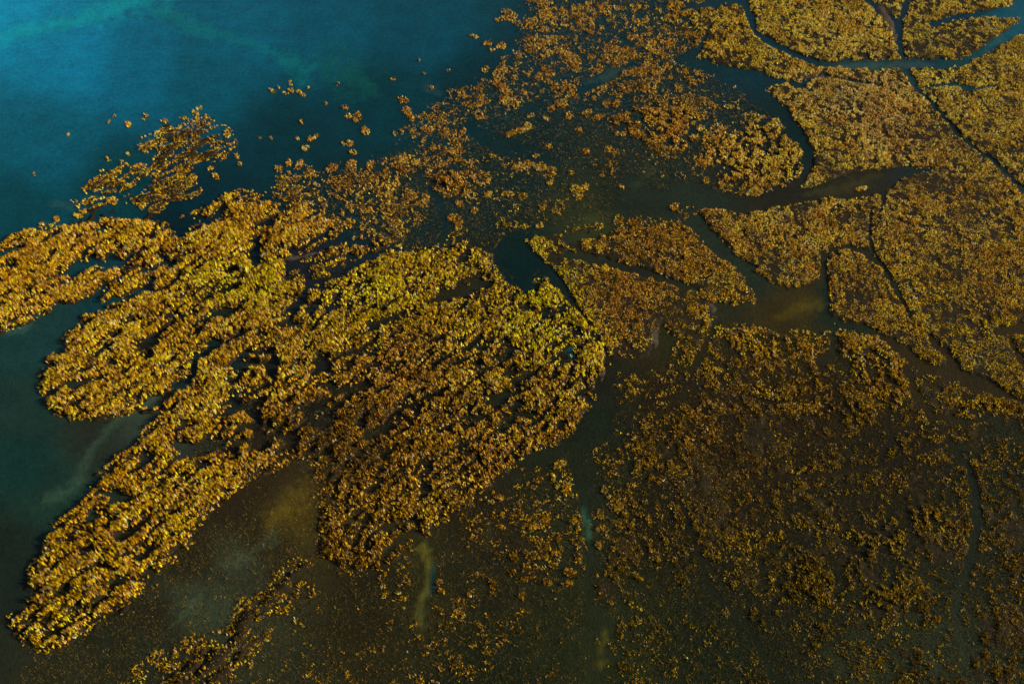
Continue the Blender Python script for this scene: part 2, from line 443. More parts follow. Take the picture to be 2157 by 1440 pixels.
def mat_mud():
    m, t, o = nodes("wet_mud")
    a = t.nodes.new('ShaderNodeAttribute')
    a.attribute_name = 'tint'
    co = t.nodes.new('ShaderNodeTexCoord')
    nz = t.nodes.new('ShaderNodeTexNoise')
    nz.inputs['Scale'].default_value = 2.2
    nz.inputs['Detail'].default_value = 6
    nz.inputs['Roughness'].default_value = .7
    rp = t.nodes.new('ShaderNodeMapRange')
    rp.inputs[1].default_value = .3
    rp.inputs[2].default_value = .7
    rp.inputs[3].default_value = .45
    rp.inputs[4].default_value = 1.6
    mu = t.nodes.new('ShaderNodeVectorMath')
    mu.operation = 'SCALE'
    b = t.nodes.new('ShaderNodeBsdfPrincipled')
    b.inputs['Roughness'].default_value = .9
    b.inputs['Specular IOR Level'].default_value = .12
    bp = t.nodes.new('ShaderNodeBump')
    bp.inputs['Strength'].default_value = .6
    bp.inputs['Distance'].default_value = .15
    t.links.new(co.outputs['Object'], nz.inputs['Vector'])
    t.links.new(nz.outputs['Fac'], rp.inputs[0])
    t.links.new(a.outputs['Color'], mu.inputs[0])
    t.links.new(rp.outputs[0], mu.inputs['Scale'])
    t.links.new(mu.outputs[0], b.inputs['Base Color'])
    t.links.new(nz.outputs['Fac'], bp.inputs['Height'])
    t.links.new(bp.outputs[0], b.inputs['Normal'])
    t.links.new(b.outputs[0], o.inputs[0])
    return m


def mat_water():
    m, t, o = nodes("marsh_water")
    a = t.nodes.new('ShaderNodeAttribute')
    a.attribute_name = 'tint'
    co = t.nodes.new('ShaderNodeTexCoord')
    n1 = t.nodes.new('ShaderNodeTexNoise')
    n1.inputs['Scale'].default_value = 3.4
    n1.inputs['Detail'].default_value = 4
    n1.inputs['Roughness'].default_value = .65
    n2 = t.nodes.new('ShaderNodeTexNoise')
    n2.inputs['Scale'].default_value = .35
    n2.inputs['Detail'].default_value = 5
    rp = t.nodes.new('ShaderNodeMapRange')
    rp.inputs[1].default_value = .3
    rp.inputs[2].default_value = .7
    rp.inputs[3].default_value = .85
    rp.inputs[4].default_value = 1.15
    mu = t.nodes.new('ShaderNodeVectorMath')
    mu.operation = 'SCALE'
    b = t.nodes.new('ShaderNodeBsdfPrincipled')
    b.inputs['Roughness'].default_value = .22
    b.inputs['IOR'].default_value = 1.33
    b.inputs['Specular IOR Level'].default_value = .3
    bp = t.nodes.new('ShaderNodeBump')
    bp.inputs['Strength'].default_value = .7
    bp.inputs['Distance'].default_value = .13
    for n in (n1, n2):
        t.links.new(co.outputs['Object'], n.inputs['Vector'])
    t.links.new(n2.outputs['Fac'], rp.inputs[0])
    n3 = t.nodes.new('ShaderNodeTexNoise')
    n3.inputs['Scale'].default_value = 1.5
    n3.inputs['Detail'].default_value = 6
    n3.inputs['Roughness'].default_value = .75
    r3 = t.nodes.new('ShaderNodeMapRange')
    r3.inputs[1].default_value = .3
    r3.inputs[2].default_value = .7
    r3.inputs[3].default_value = .72
    r3.inputs[4].default_value = 1.28
    pr = t.nodes.new('ShaderNodeMath')
    pr.operation = 'MULTIPLY'
    t.links.new(co.outputs['Object'], n3.inputs['Vector'])
    t.links.new(n3.outputs['Fac'], r3.inputs[0])
    t.links.new(rp.outputs[0], pr.inputs[0])
    t.links.new(r3.outputs[0], pr.inputs[1])
    t.links.new(a.outputs['Color'], mu.inputs[0])
    t.links.new(pr.outputs[0], mu.inputs['Scale'])
    t.links.new(mu.outputs[0], b.inputs['Base Color'])
    t.links.new(n1.outputs['Fac'], bp.inputs['Height'])
    t.links.new(bp.outputs[0], b.inputs['Normal'])
    t.links.new(b.outputs[0], o.inputs[0])
    return m


M_GRASS, M_MUD, M_WATER = mat_grass(), mat_mud(), mat_water()


# ------------------------------------------------------------------ mesh helpers
def mesh_from(name, V, F, tint, mat, smooth=False):
    """V (n,3), F (m,k) all the same k, tint (n,3)"""
    me = bpy.data.meshes.new(name)
    n, mF, k = len(V), len(F), F.shape[1]
    me.vertices.add(n)
    me.vertices.foreach_set('co', V.astype(np.float32).ravel())
    me.loops.add(mF * k)
    me.loops.foreach_set('vertex_index', F.astype(np.int32).ravel())
    me.polygons.add(mF)
    me.polygons.foreach_set('loop_start', np.arange(0, mF * k, k, dtype=np.int32))
    me.polygons.foreach_set('loop_total', np.full(mF, k, np.int32))
    if smooth:
        me.polygons.foreach_set('use_smooth', np.ones(mF, bool))
    me.update(calc_edges=True)
    at = me.attributes.new('tint', 'FLOAT_COLOR', 'POINT')
    at.data.foreach_set('color', np.concatenate([tint, np.ones((n, 1))], 1).astype(np.float32).ravel())
    me.materials.append(mat)
    o = bpy.data.objects.new(name, me)
    COL.objects.link(o)
    return o


def grid_axis(lo, hi, step, far):
    a = np.arange(lo, hi + step / 2, step)
    e = step * np.cumsum(1.45 ** np.arange(1, 30))
    e = e[e < far]
    return np.concatenate([lo - e[::-1], a, hi + e])


def grid(xs, ys):
    X, Y = np.meshgrid(xs, ys)
    nx, ny = len(xs), len(ys)
    i = np.arange(nx * ny).reshape(ny, nx)
    F = np.stack([i[:-1, :-1], i[:-1, 1:], i[1:, 1:], i[1:, :-1]], -1).reshape(-1, 4)
    return X.ravel(), Y.ravel(), F


def control(u, v, pts, soft):
    acc = np.zeros((len(u), 3))
    ws = np.zeros(len(u))
    for (pu, pv), c in pts:
        wgt = 1 / ((u - pu) ** 2 + (v - pv) ** 2 + soft ** 2) ** 2
        acc += wgt[:, None] * np.array(c)
        ws += wgt
    return acc / ws[:, None]


# ------------------------------------------------------------------ water
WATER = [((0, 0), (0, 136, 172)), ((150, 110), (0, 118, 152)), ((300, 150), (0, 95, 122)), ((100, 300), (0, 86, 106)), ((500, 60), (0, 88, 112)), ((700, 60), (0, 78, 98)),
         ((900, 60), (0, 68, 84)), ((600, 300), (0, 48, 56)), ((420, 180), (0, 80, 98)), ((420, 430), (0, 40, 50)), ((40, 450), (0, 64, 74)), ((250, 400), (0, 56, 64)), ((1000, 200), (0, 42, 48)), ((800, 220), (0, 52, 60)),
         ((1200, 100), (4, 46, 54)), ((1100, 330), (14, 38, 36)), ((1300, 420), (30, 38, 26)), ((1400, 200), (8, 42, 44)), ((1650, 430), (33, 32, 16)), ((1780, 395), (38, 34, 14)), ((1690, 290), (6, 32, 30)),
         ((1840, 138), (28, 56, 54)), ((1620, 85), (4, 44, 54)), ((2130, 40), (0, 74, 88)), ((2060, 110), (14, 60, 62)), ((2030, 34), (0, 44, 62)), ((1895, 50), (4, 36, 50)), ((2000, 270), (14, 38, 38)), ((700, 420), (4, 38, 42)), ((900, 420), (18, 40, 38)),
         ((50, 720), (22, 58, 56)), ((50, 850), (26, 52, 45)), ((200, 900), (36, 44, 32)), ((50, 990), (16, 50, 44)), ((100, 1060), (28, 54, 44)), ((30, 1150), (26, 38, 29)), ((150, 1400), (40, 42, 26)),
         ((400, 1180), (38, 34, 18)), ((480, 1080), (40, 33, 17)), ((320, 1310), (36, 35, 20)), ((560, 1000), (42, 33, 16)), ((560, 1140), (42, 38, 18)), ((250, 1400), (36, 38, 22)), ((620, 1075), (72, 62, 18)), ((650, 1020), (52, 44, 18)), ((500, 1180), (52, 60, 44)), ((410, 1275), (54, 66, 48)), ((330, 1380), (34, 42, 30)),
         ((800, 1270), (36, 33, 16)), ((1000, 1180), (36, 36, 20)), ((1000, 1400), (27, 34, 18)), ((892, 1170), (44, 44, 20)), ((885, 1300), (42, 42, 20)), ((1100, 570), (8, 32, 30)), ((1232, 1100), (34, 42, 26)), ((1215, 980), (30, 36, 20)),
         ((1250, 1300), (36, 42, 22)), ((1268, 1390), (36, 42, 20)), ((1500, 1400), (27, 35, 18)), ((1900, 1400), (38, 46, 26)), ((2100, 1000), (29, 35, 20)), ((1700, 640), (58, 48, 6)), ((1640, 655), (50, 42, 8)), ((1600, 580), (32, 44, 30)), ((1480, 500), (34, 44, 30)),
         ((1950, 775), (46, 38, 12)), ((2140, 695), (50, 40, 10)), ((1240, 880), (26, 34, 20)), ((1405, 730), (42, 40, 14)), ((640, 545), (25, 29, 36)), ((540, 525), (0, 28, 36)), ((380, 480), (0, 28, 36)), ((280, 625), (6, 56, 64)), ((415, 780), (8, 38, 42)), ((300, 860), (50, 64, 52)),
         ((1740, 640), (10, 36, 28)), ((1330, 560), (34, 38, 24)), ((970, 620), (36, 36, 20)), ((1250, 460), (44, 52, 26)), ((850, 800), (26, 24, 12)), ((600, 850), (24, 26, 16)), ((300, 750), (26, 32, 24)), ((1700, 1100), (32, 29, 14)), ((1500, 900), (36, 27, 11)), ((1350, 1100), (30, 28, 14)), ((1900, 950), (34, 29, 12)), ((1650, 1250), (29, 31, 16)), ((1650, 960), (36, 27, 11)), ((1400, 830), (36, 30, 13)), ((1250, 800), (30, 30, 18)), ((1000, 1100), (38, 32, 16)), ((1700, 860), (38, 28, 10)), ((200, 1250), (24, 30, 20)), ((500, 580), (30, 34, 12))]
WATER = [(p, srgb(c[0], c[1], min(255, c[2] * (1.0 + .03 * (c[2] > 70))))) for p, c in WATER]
PLUMES_AND_GLINTS = [([(-60, 90, 40), (0, 76, 36), (90, 58, 30), (180, 38, 34), (250, 15, 50), (330, -20, 70)], (0, 146, 156), .6), ([(330, 20, 40), (410, 60, 40), (480, 76, 26), (540, 92, 16), (580, 112, 16), (640, 150, 60)], (0, 108, 112), .55),
          ([(700, 130, 70), (740, 155, 80), (775, 185, 40)], (6, 84, 76), .55), ([(95, 1050, 30), (150, 1030, 24), (170, 1000, 20), (190, 950, 16), (250, 880, 16), (300, 850, 24), (350, 825, 12)], (60, 86, 66), .8),
          ([(0, 700, 20), (50, 690, 16), (75, 670, 10)], (60, 96, 86), .8), ([(570, 1100, 50), (610, 1070, 60), (640, 1030, 40)], (92, 78, 22), .7), ([(470, 1190, 26), (510, 1180, 30), (545, 1150, 16), (580, 1120, 20), (570, 1160, 10)], (72, 84, 62), .6), ([(370, 1310, 8), (400, 1280, 22), (420, 1262, 18)], (70, 86, 62), .7),
          ([(890, 1150, 18), (902, 1180, 20), (905, 1210, 10)], (100, 96, 30), .7), ([(905, 1215, 8), (880, 1290, 22), (890, 1330, 12)], (92, 92, 38), .7), ([(913, 1190, 6), (912, 1240, 8), (900, 1280, 6)], (2, 56, 58), .7), ([(1225, 1070, 12), (1238, 1110, 16), (1240, 1130, 12)], (50, 88, 66), .8), ([(1030, 1100, 12), (1035, 1160, 12)], (60, 66, 34), .5),
          ([(1275, 1330, 12), (1265, 1400, 18)], (84, 82, 20), .6), ([(1240, 175, 10), (1280, 160, 22), (1310, 145, 14)], (56, 82, 68), .7), ([(1050, 240, 20), (1070, 250, 14)], (40, 66, 56), .6), ([(1360, 340, 10), (1370, 360, 22), (1340, 385, 20)], (56, 70, 46), .6), ([(1220, 475, 24), (1260, 460, 30), (1280, 480, 16)], (62, 68, 26), .6),
          ([(900, 185, 20), (925, 195, 16)], (50, 84, 80), .6), ([(1770, 140, 12), (1850, 138, 16), (1900, 136, 16), (1960, 136, 10)], (64, 92, 86), .55), ([(1690, 410, 10), (1780, 396, 26), (1840, 372, 26)], (72, 70, 28), .5), ([(2075, 105, 12), (2110, 80, 14)], (54, 110, 110), .5), ([(1640, 665, 20), (1720, 640, 30)], (96, 84, 6), .5),
          ([(1203, 738, 14), (1204, 752, 8)], (50, 140, 150), .95), ([(1010, 735, 8), (1026, 735, 12)], (0, 90, 110), .7), ([(940, 725, 6), (955, 722, 8)], (0, 90, 110), .7), ([(1038, 675, 8), (1042, 676, 8)], (0, 100, 125), .8), ([(1058, 692, 12), (1066, 694, 10)], (0, 60, 75), .7),  # small cyan pools, their sky reflection painted into the water tint
          ([(110, 430, 14), (150, 435, 18), (200, 412, 12)], (50, 92, 92), .6), ([(1600, 1000, 20), (1830, 1000, 24)], (54, 56, 26), .3), ([(1845, 1395, 30), (1860, 1410, 20)], (80, 80, 34), .5), ([(1745, 1370, 24), (1760, 1400, 40)], (56, 66, 36), .4), ([(1930, 1380, 20), (1980, 1400, 30)], (60, 76, 50), .4)]
K_WATER = 1.51


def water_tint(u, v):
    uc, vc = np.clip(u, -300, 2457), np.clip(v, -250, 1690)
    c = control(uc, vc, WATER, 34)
    for pts, col, f in PLUMES_AND_GLINTS:
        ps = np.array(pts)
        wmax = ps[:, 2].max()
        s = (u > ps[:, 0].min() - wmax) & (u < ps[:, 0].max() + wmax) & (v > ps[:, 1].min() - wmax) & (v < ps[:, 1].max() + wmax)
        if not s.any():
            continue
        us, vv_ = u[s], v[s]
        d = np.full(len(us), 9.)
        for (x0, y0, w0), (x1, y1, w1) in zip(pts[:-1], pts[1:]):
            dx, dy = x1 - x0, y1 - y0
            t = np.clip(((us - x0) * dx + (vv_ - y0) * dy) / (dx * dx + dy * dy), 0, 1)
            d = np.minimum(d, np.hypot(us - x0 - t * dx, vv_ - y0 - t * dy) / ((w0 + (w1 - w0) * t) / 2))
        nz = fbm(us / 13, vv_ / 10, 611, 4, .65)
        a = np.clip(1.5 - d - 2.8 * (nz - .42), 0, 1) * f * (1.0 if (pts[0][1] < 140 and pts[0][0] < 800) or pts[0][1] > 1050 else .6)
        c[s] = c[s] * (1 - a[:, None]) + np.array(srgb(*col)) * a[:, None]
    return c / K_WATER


xs = grid_axis(-105, 105, .5, 3500)
ys = grid_axis(34, 182, .5, 3500)
X, Y, F = grid(xs, ys)
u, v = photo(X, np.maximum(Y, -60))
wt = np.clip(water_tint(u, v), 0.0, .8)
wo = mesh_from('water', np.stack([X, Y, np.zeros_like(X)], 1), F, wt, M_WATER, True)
wo['kind'] = 'structure'
wo['label'] = 'still water, blue at the upper left turning dark teal and olive between the grass'
wo['category'] = 'water'

# ------------------------------------------------------------------ mud bed
xs = grid_axis(-100, 100, .30, 3500)
ys = grid_axis(36, 176, .32, 3500)
X, Y, F = grid(xs, ys)
inr = (np.abs(X) < 100.5) & (Y > 35.5) & (Y < 177)
Z = np.full(X.shape, -.8)
g, c, s, u, v = growth(X[inr], Y[inr])
up = look(upl, u, v) * np.clip((look(cov, u, v) - .12) / .4, 0, 1)
shoal = np.clip((look(cov, u, v) - .08) / .15, 0, 1) * (np.abs(near(upl, u, v) - .5) < .1)
fine = fbm(X[inr] / .8, Y[inr] / .8, 501, 3) - .5
mid = fbm(X[inr] / 4, Y[inr] / 4, 521, 3) - .5
hum = np.clip((g + .16) / .30, 0, 1)
hum = hum * hum * (3 - 2 * hum)
low = -.5 + .48 * hum
z = np.maximum(low + .06, -.5 + .62 * up * (1 - .0 * s))
z = np.maximum(z, -.5 + .46 * shoal)
z = z + .36 * np.clip(g / .3, 0, 1) * np.clip(1.1 - look(upl, u, v), 0, 1) * (.3 + .7 * s)
z = z + (.12 + .10 * shoal) * fine + (.14 + .12 * shoal) * mid
sl = look(silt, u, v)
z = np.maximum(z, sl * .22 - .12 + .1 * fine)
Z[inr] = z
mt = np.tile(np.array([.016, .011, .004]), (len(X), 1))
brown = np.clip((v - 650) / 250, 0, 1) * np.clip((u - 500) / 400, 0, 1)
base = np.array([.011, .008, .003]) * (1 - brown[:, None]) + np.array([.011, .0085, .003]) * brown[:, None]
mt[inr] = base * (1 - sl[:, None]) + np.array([.040, .031, .024]) * sl[:, None]
go = mesh_from('mud_flat', np.stack([X, Y, Z], 1), F, mt, M_MUD, True)
go['kind'] = 'structure'
go['label'] = 'dark wet mud of the marsh with pale silt banks along the creeks'
go['category'] = 'mud'

# ------------------------------------------------------------------ grass
HUES = [((760, 960), (.22, .125, .012)), ((850, 1010), (.26, .15, .012)), ((680, 900), (.28, .155, .014)), ((720, 860), (.30, .165, .014)), ((450, 500), (.46, .245, .016)), ((560, 480), (.46, .245, .016)), ((350, 520), (.46, .245, .016)), ((480, 530), (.44, .25, .016)), ((640, 470), (.42, .225, .035)), ((760, 470), (.40, .21, .045)), ((620, 720), (.46, .255, .03)), ((480, 680), (.46, .255, .03)), ((330, 680), (.44, .26, .014)), ((900, 720), (.42, .255, .03)), ((1000, 760), (.44, .26, .035)), ((1250, 740), (.45, .26, .02)), ((1200, 860), (.45, .25, .025)),
        ((450, 600), (.42, .33, .008)), ((530, 590), (.42, .33, .008)), ((400, 640), (.42, .25, .012)), ((700, 640), (.40, .27, .012)), ((800, 610), (.42, .33, .008)), ((860, 580), (.42, .27, .016)), ((1150, 650), (.42, .33, .008)), ((1170, 700), (.42, .33, .008)), ((980, 660), (.40, .27, .014)),
        ((200, 560), (.44, .235, .018)), ((60, 580), (.46, .25, .014)), ((250, 760), (.45, .255, .014)), ((400, 1000), (.42, .235, .010)), ((250, 1150), (.42, .24, .008)), ((100, 1300), (.40, .25, .008)),
        ((600, 760), (.44, .26, .03)), ((850, 780), (.36, .19, .03)), ((800, 900), (.28, .15, .012)), ((1150, 820), (.42, .25, .028)), ((1050, 980), (.42, .22, .025)), ((900, 1050), (.36, .22, .016)),
        ((900, 370), (.38, .20, .05)), ((700, 380), (.38, .20, .05)), ((400, 300), (.46, .25, .016)), ((1100, 200), (.38, .20, .05)), ((1350, 200), (.36, .19, .045)), ((1400, 270), (.38, .20, .04)),
        ((1600, 30), (.42, .26, .020)), ((1800, 70), (.42, .25, .025)), ((2000, 90), (.40, .26, .022)), ((1820, 230), (.42, .23, .05)), ((1750, 320), (.42, .25, .02)), ((2100, 250), (.40, .245, .025)), ((2050, 450), (.38, .225, .025)), ((2100, 600), (.36, .20, .022)), ((2060, 720), (.38, .24, .012)),
        ((1650, 500), (.38, .215, .025)), ((1800, 600), (.38, .215, .022)), ((1400, 540), (.36, .20, .025)), ((1330, 640), (.32, .165, .03)), ((1450, 690), (.36, .23, .012)), ((1600, 760), (.28, .17, .014)), ((1500, 930), (.27, .15, .018)), ((1750, 880), (.26, .16, .016)), ((1780, 1150), (.30, .20, .016)), ((2100, 1050), (.32, .19, .016)), ((600, 1220), (.32, .20, .008)), ((450, 1380), (.32, .21, .010)), ((1100, 1150), (.30, .18, .014)), ((1500, 1350), (.22, .16, .012))]


def grass_mesh(name, X, Y, Z, hgt, rad, tint, nb, seed):
    r = np.random.default_rng(seed)
    n = len(X)
    N = n * nb
    bx, by, bz = (np.repeat(a, nb) for a in (X, Y, Z))
    hh = np.repeat(hgt, nb) * r.uniform(.55, 1.12, N)
    rr = np.repeat(rad, nb)
    th = r.uniform(0, 2 * math.pi, N)
    rad0 = rr * np.sqrt(r.uniform(0, 1, N)) * .8
    ca, sa = np.cos(th), np.sin(th)
    px, py = bx + ca * rad0, by + sa * rad0
    lean = r.uniform(.1, .9, N) * rr * .9
    tx = px + ca * lean + r.normal(0, .05, N) - .07
    ty = py + sa * lean + r.normal(0, .05, N) + .03
    tz = bz + hh
    wd = r.uniform(.020, .042, N)
    fa = r.uniform(0, math.pi, N)
    dx, dy = np.cos(fa) * wd, np.sin(fa) * wd
    V = np.empty((N, 3, 3))
    V[:, 0] = np.stack([px - dx, py - dy, bz - .08], 1)
    V[:, 1] = np.stack([px + dx, py + dy, bz - .08], 1)
    V[:, 2] = np.stack([tx, ty, tz], 1)
    F = np.arange(N * 3).reshape(N, 3)
    tb = np.repeat(tint, nb, 0) * r.uniform(.5, 1.5, (N, 1))
    T = np.repeat(tb, 3, 0)
    return mesh_from(name, V.reshape(-1, 3), F, np.clip(T, 0, .8), M_GRASS)


def tints(X, Y, u, v, r):
    base = control(u, v, HUES, 34) * np.array([1.0, .93, .45])
    base[:, 2] *= 1 + 1.2 * np.clip((u - 1450) / 250, 0, 1) * np.clip((650 - v) / 200, 0, 1)
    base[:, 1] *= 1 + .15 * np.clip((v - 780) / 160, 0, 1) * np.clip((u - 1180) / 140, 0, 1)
    n = len(X)
    k = r.uniform(0, 1, n)
    f = .50 + 2.25 * k ** 1.6
    patch = fbm(X / 2.6, Y / 2.6, 701, 3)
    f = f * np.clip(.45 + 1.2 * patch, .45, 1.7)
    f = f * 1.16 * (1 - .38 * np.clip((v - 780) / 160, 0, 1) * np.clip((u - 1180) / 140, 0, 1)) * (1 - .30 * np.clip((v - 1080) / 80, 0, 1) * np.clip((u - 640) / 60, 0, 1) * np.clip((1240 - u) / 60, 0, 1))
    f = f * (1 + .36 * np.clip((u - 1450) / 200, 0, 1) * np.clip((800 - v) / 150, 0, 1))
    for bu, bv, ru_, rv_, k_ in [(1235, 760, 50, 90, 1.35), (540, 590, 80, 45, 1.3), (780, 620, 90, 45, 1.3), (1150, 680, 60, 50, 1.25), (560, 860, 70, 45, 1.2), (770, 960, 120, 90, .6), (660, 900, 80, 60, .75),
                                 (1150, 900, 80, 60, 1.2), (400, 1020, 90, 70, 1.15), (250, 760, 120, 60, 1.1), (1020, 690, 60, 30, 1.2)]:
        f = f * (1 + (k_ - 1) * np.exp(-((u - bu) / ru_) ** 2 - ((v - bv) / rv_) ** 2))
    t = base * f[:, None]
    tan = r.uniform(0, 1, n) < .11                      # bleached stems
    t[tan] = np.array([.52, .31, .11]) * (f[tan] * .95)[:, None]
    dead = r.uniform(0, 1, n) < .20                     # dead dark stems
    t[dead] = np.array([.070, .044, .010]) * r.uniform(.5, 1.4, (dead.sum(), 1))
    gry = r.uniform(0, 1, n) < .03                      # grey dead heads
    t[gry] = np.array([.30, .25, .17]) * f[gry][:, None] * .8
    rus = r.uniform(0, 1, n) < .10                      # rusty stems
    t[rus] = np.array([.24, .11, .022]) * f[rus][:, None]
    return t


SP_ = .15
gx, gy = np.meshgrid(np.arange(-98, 98, SP_), np.arange(37, 175, SP_ * 1.05))
gx = gx.ravel() + rng.uniform(-.5, .5, gx.size) * SP_ * 1.1
gy = gy.ravel() + rng.uniform(-.5, .5, gy.size) * SP_ * 1.1
u, v = photo(gx, gy)
keep = (u > -220) & (u < 2380) & (v > -150) & (v < 1600)
gx, gy = gx[keep], gy[keep]
g, c, s, u, v = growth(gx, gy)
thin = np.clip((.62 - c) / .35, 0, 1) * (1 - s)
g = g - .09 * (c > .6) * (1 - s) - .06 * s * (c > .5) + (rng.uniform(0, 1, len(g)) - .5) * (.34 + .34 * thin) * np.clip(c / .22, .25, 1)
g = g - .5 * (vnoise(gx / .22, gy / .25, 905) > .74 - .08 * s) * (c > .45)
keep = (g > 0) & (c > .02)
gx, gy, g, c, s, u, v = (a[keep] for a in (gx, gy, g, c, s, u, v))
b = near(bed, u + 0, v + 0)
# tufts whose plan cell has no bed of its own belong to the nearest listed one
ok = b >= 0
gx, gy, g, c, s, u, v, b = (a[ok] for a in (gx, gy, g, c, s, u, v, b))
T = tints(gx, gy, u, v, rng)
hn = fbm(gx / 3, gy / 3, 801, 3)
hgt = (.20 + .32 * hn) * (.75 + .5 * s) * np.clip(.7 + g, .7, 1.15) * rng.uniform(.75, 1.25, len(gx))
rad = rng.uniform(.065, .125, len(gx)) * (1 - .10 * np.clip((.62 - c) / .3, 0, 1) * (1 - s))
gz = np.where(c > .6, .06, .0) + .36 * np.clip(g / .3, 0, 1) * np.clip(1.1 - look(upl, u, v), 0, 1) * (c > .5) * (.3 + .7 * s)
for i, (nm, label, _) in enumerate(BEDS):
    m = b == i
    if m.sum() == 0:
        continue
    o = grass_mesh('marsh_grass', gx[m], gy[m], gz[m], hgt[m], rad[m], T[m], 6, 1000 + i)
    o['kind'] = 'stuff'
    o['label'] = label
    o['category'] = 'marsh grass'
print('tufts', len(gx))

# ------------------------------------------------------------------ dark low growth of the flats and shoals
lowf = np.zeros(UU.shape)
UU, VV = UUs + 2 * wu, VVs + 2 * wv
for nm, dens in (('north_scatter', .72), ('south_flat', .72), ('lower_right', .80)):
    for pts, *_ in BEDS[[q[0] for q in BEDS].index(nm)][2][:1]:
        lowf[poly(pts)] = dens
for pts, dens in (([(560, 380), (900, 300), (1500, 150), (1560, 300), (1480, 420), (1200, 520), (1000, 520), (700, 500)], .75), ([(1380, -200), (1480, 0), (1560, 150), (1640, 220), (1680, 330), (1620, 440), (1480, 420), (1400, 200), (1100, 100)], .72),
                  ([(60, 1180), (240, 1280), (400, 1180), (640, 980), (700, 1150), (560, 1250), (300, 1440), (0, 1500)], .62), ([(620, 560), (1100, 480), (1260, 640), (1280, 800), (1200, 920), (700, 1200), (350, 1250), (350, 900)], .45)):
    m = poly(pts)
    lowf[m] = np.maximum(lowf[m], dens)
UU, VV = UUs, VVs
lowf = blur(lowf, 50)
mid_pool = np.exp(-((UUs - 1270) / 260) ** 2 - ((VVs - 390) / 130) ** 2)
lowf = lowf * (.25 + .45 * mid_pool + (.75 - .45 * mid_pool) * np.clip((creek - .7) / .4, 0, 1))
SL = .23
lx, ly = np.meshgrid(np.arange(-75, 75, SL), np.arange(37, 165, SL))
lx = lx.ravel() + rng.uniform(-.6, .6, lx.size) * SL
ly = ly.ravel() + rng.uniform(-.6, .6, ly.size) * SL
u, v = photo(lx, ly)
d = look(lowf, u, v)
m = (d > .03) & (u > -200) & (u < 2360) & (v < 1600)
lx, ly, u, v, d = (a[m] for a in (lx, ly, u, v, d))
pn = r_patch(lx, ly) * .55 + r_clump(lx * 1.1 + 50, ly * 1.1) * .45
m = d * 1.15 > pn * .75 + .25 * rng.uniform(0, 1, len(lx)) + .08
lx, ly, u, v, d = (a[m] for a in (lx, ly, u, v, d))
br = np.maximum(np.clip((u - 300) / 700, 0, 1) * np.clip((v - 350) / 350, 0, 1), np.clip((v - 900) / 200, 0, 1))
lt = np.array([.046, .056, .036]) * (1 - br[:, None]) + np.array([.080, .064, .014]) * br[:, None]
lt = .82 * lt * (rng.uniform(.25, 1.0, len(lx)) ** 1.2 * 1.9)[:, None]
sp = rng.uniform(0, 1, len(lx)) < .07 + .10 * np.clip((560 - v) / 100, 0, 1)
lt[sp] = np.array([.28, .165, .025]) * rng.uniform(.6, 1.3, (sp.sum(), 1))
o = grass_mesh('low_marsh_growth', lx, ly, np.full(len(lx), -.02), rng.uniform(.06, .22, len(lx)), rng.uniform(.12, .22, len(lx)), lt, 6, 77)
o['kind'] = 'stuff'
o['label'] = 'dark olive and brown low growth just breaking the surface of the flats'
o['category'] = 'low growth'
print('low', len(lx))

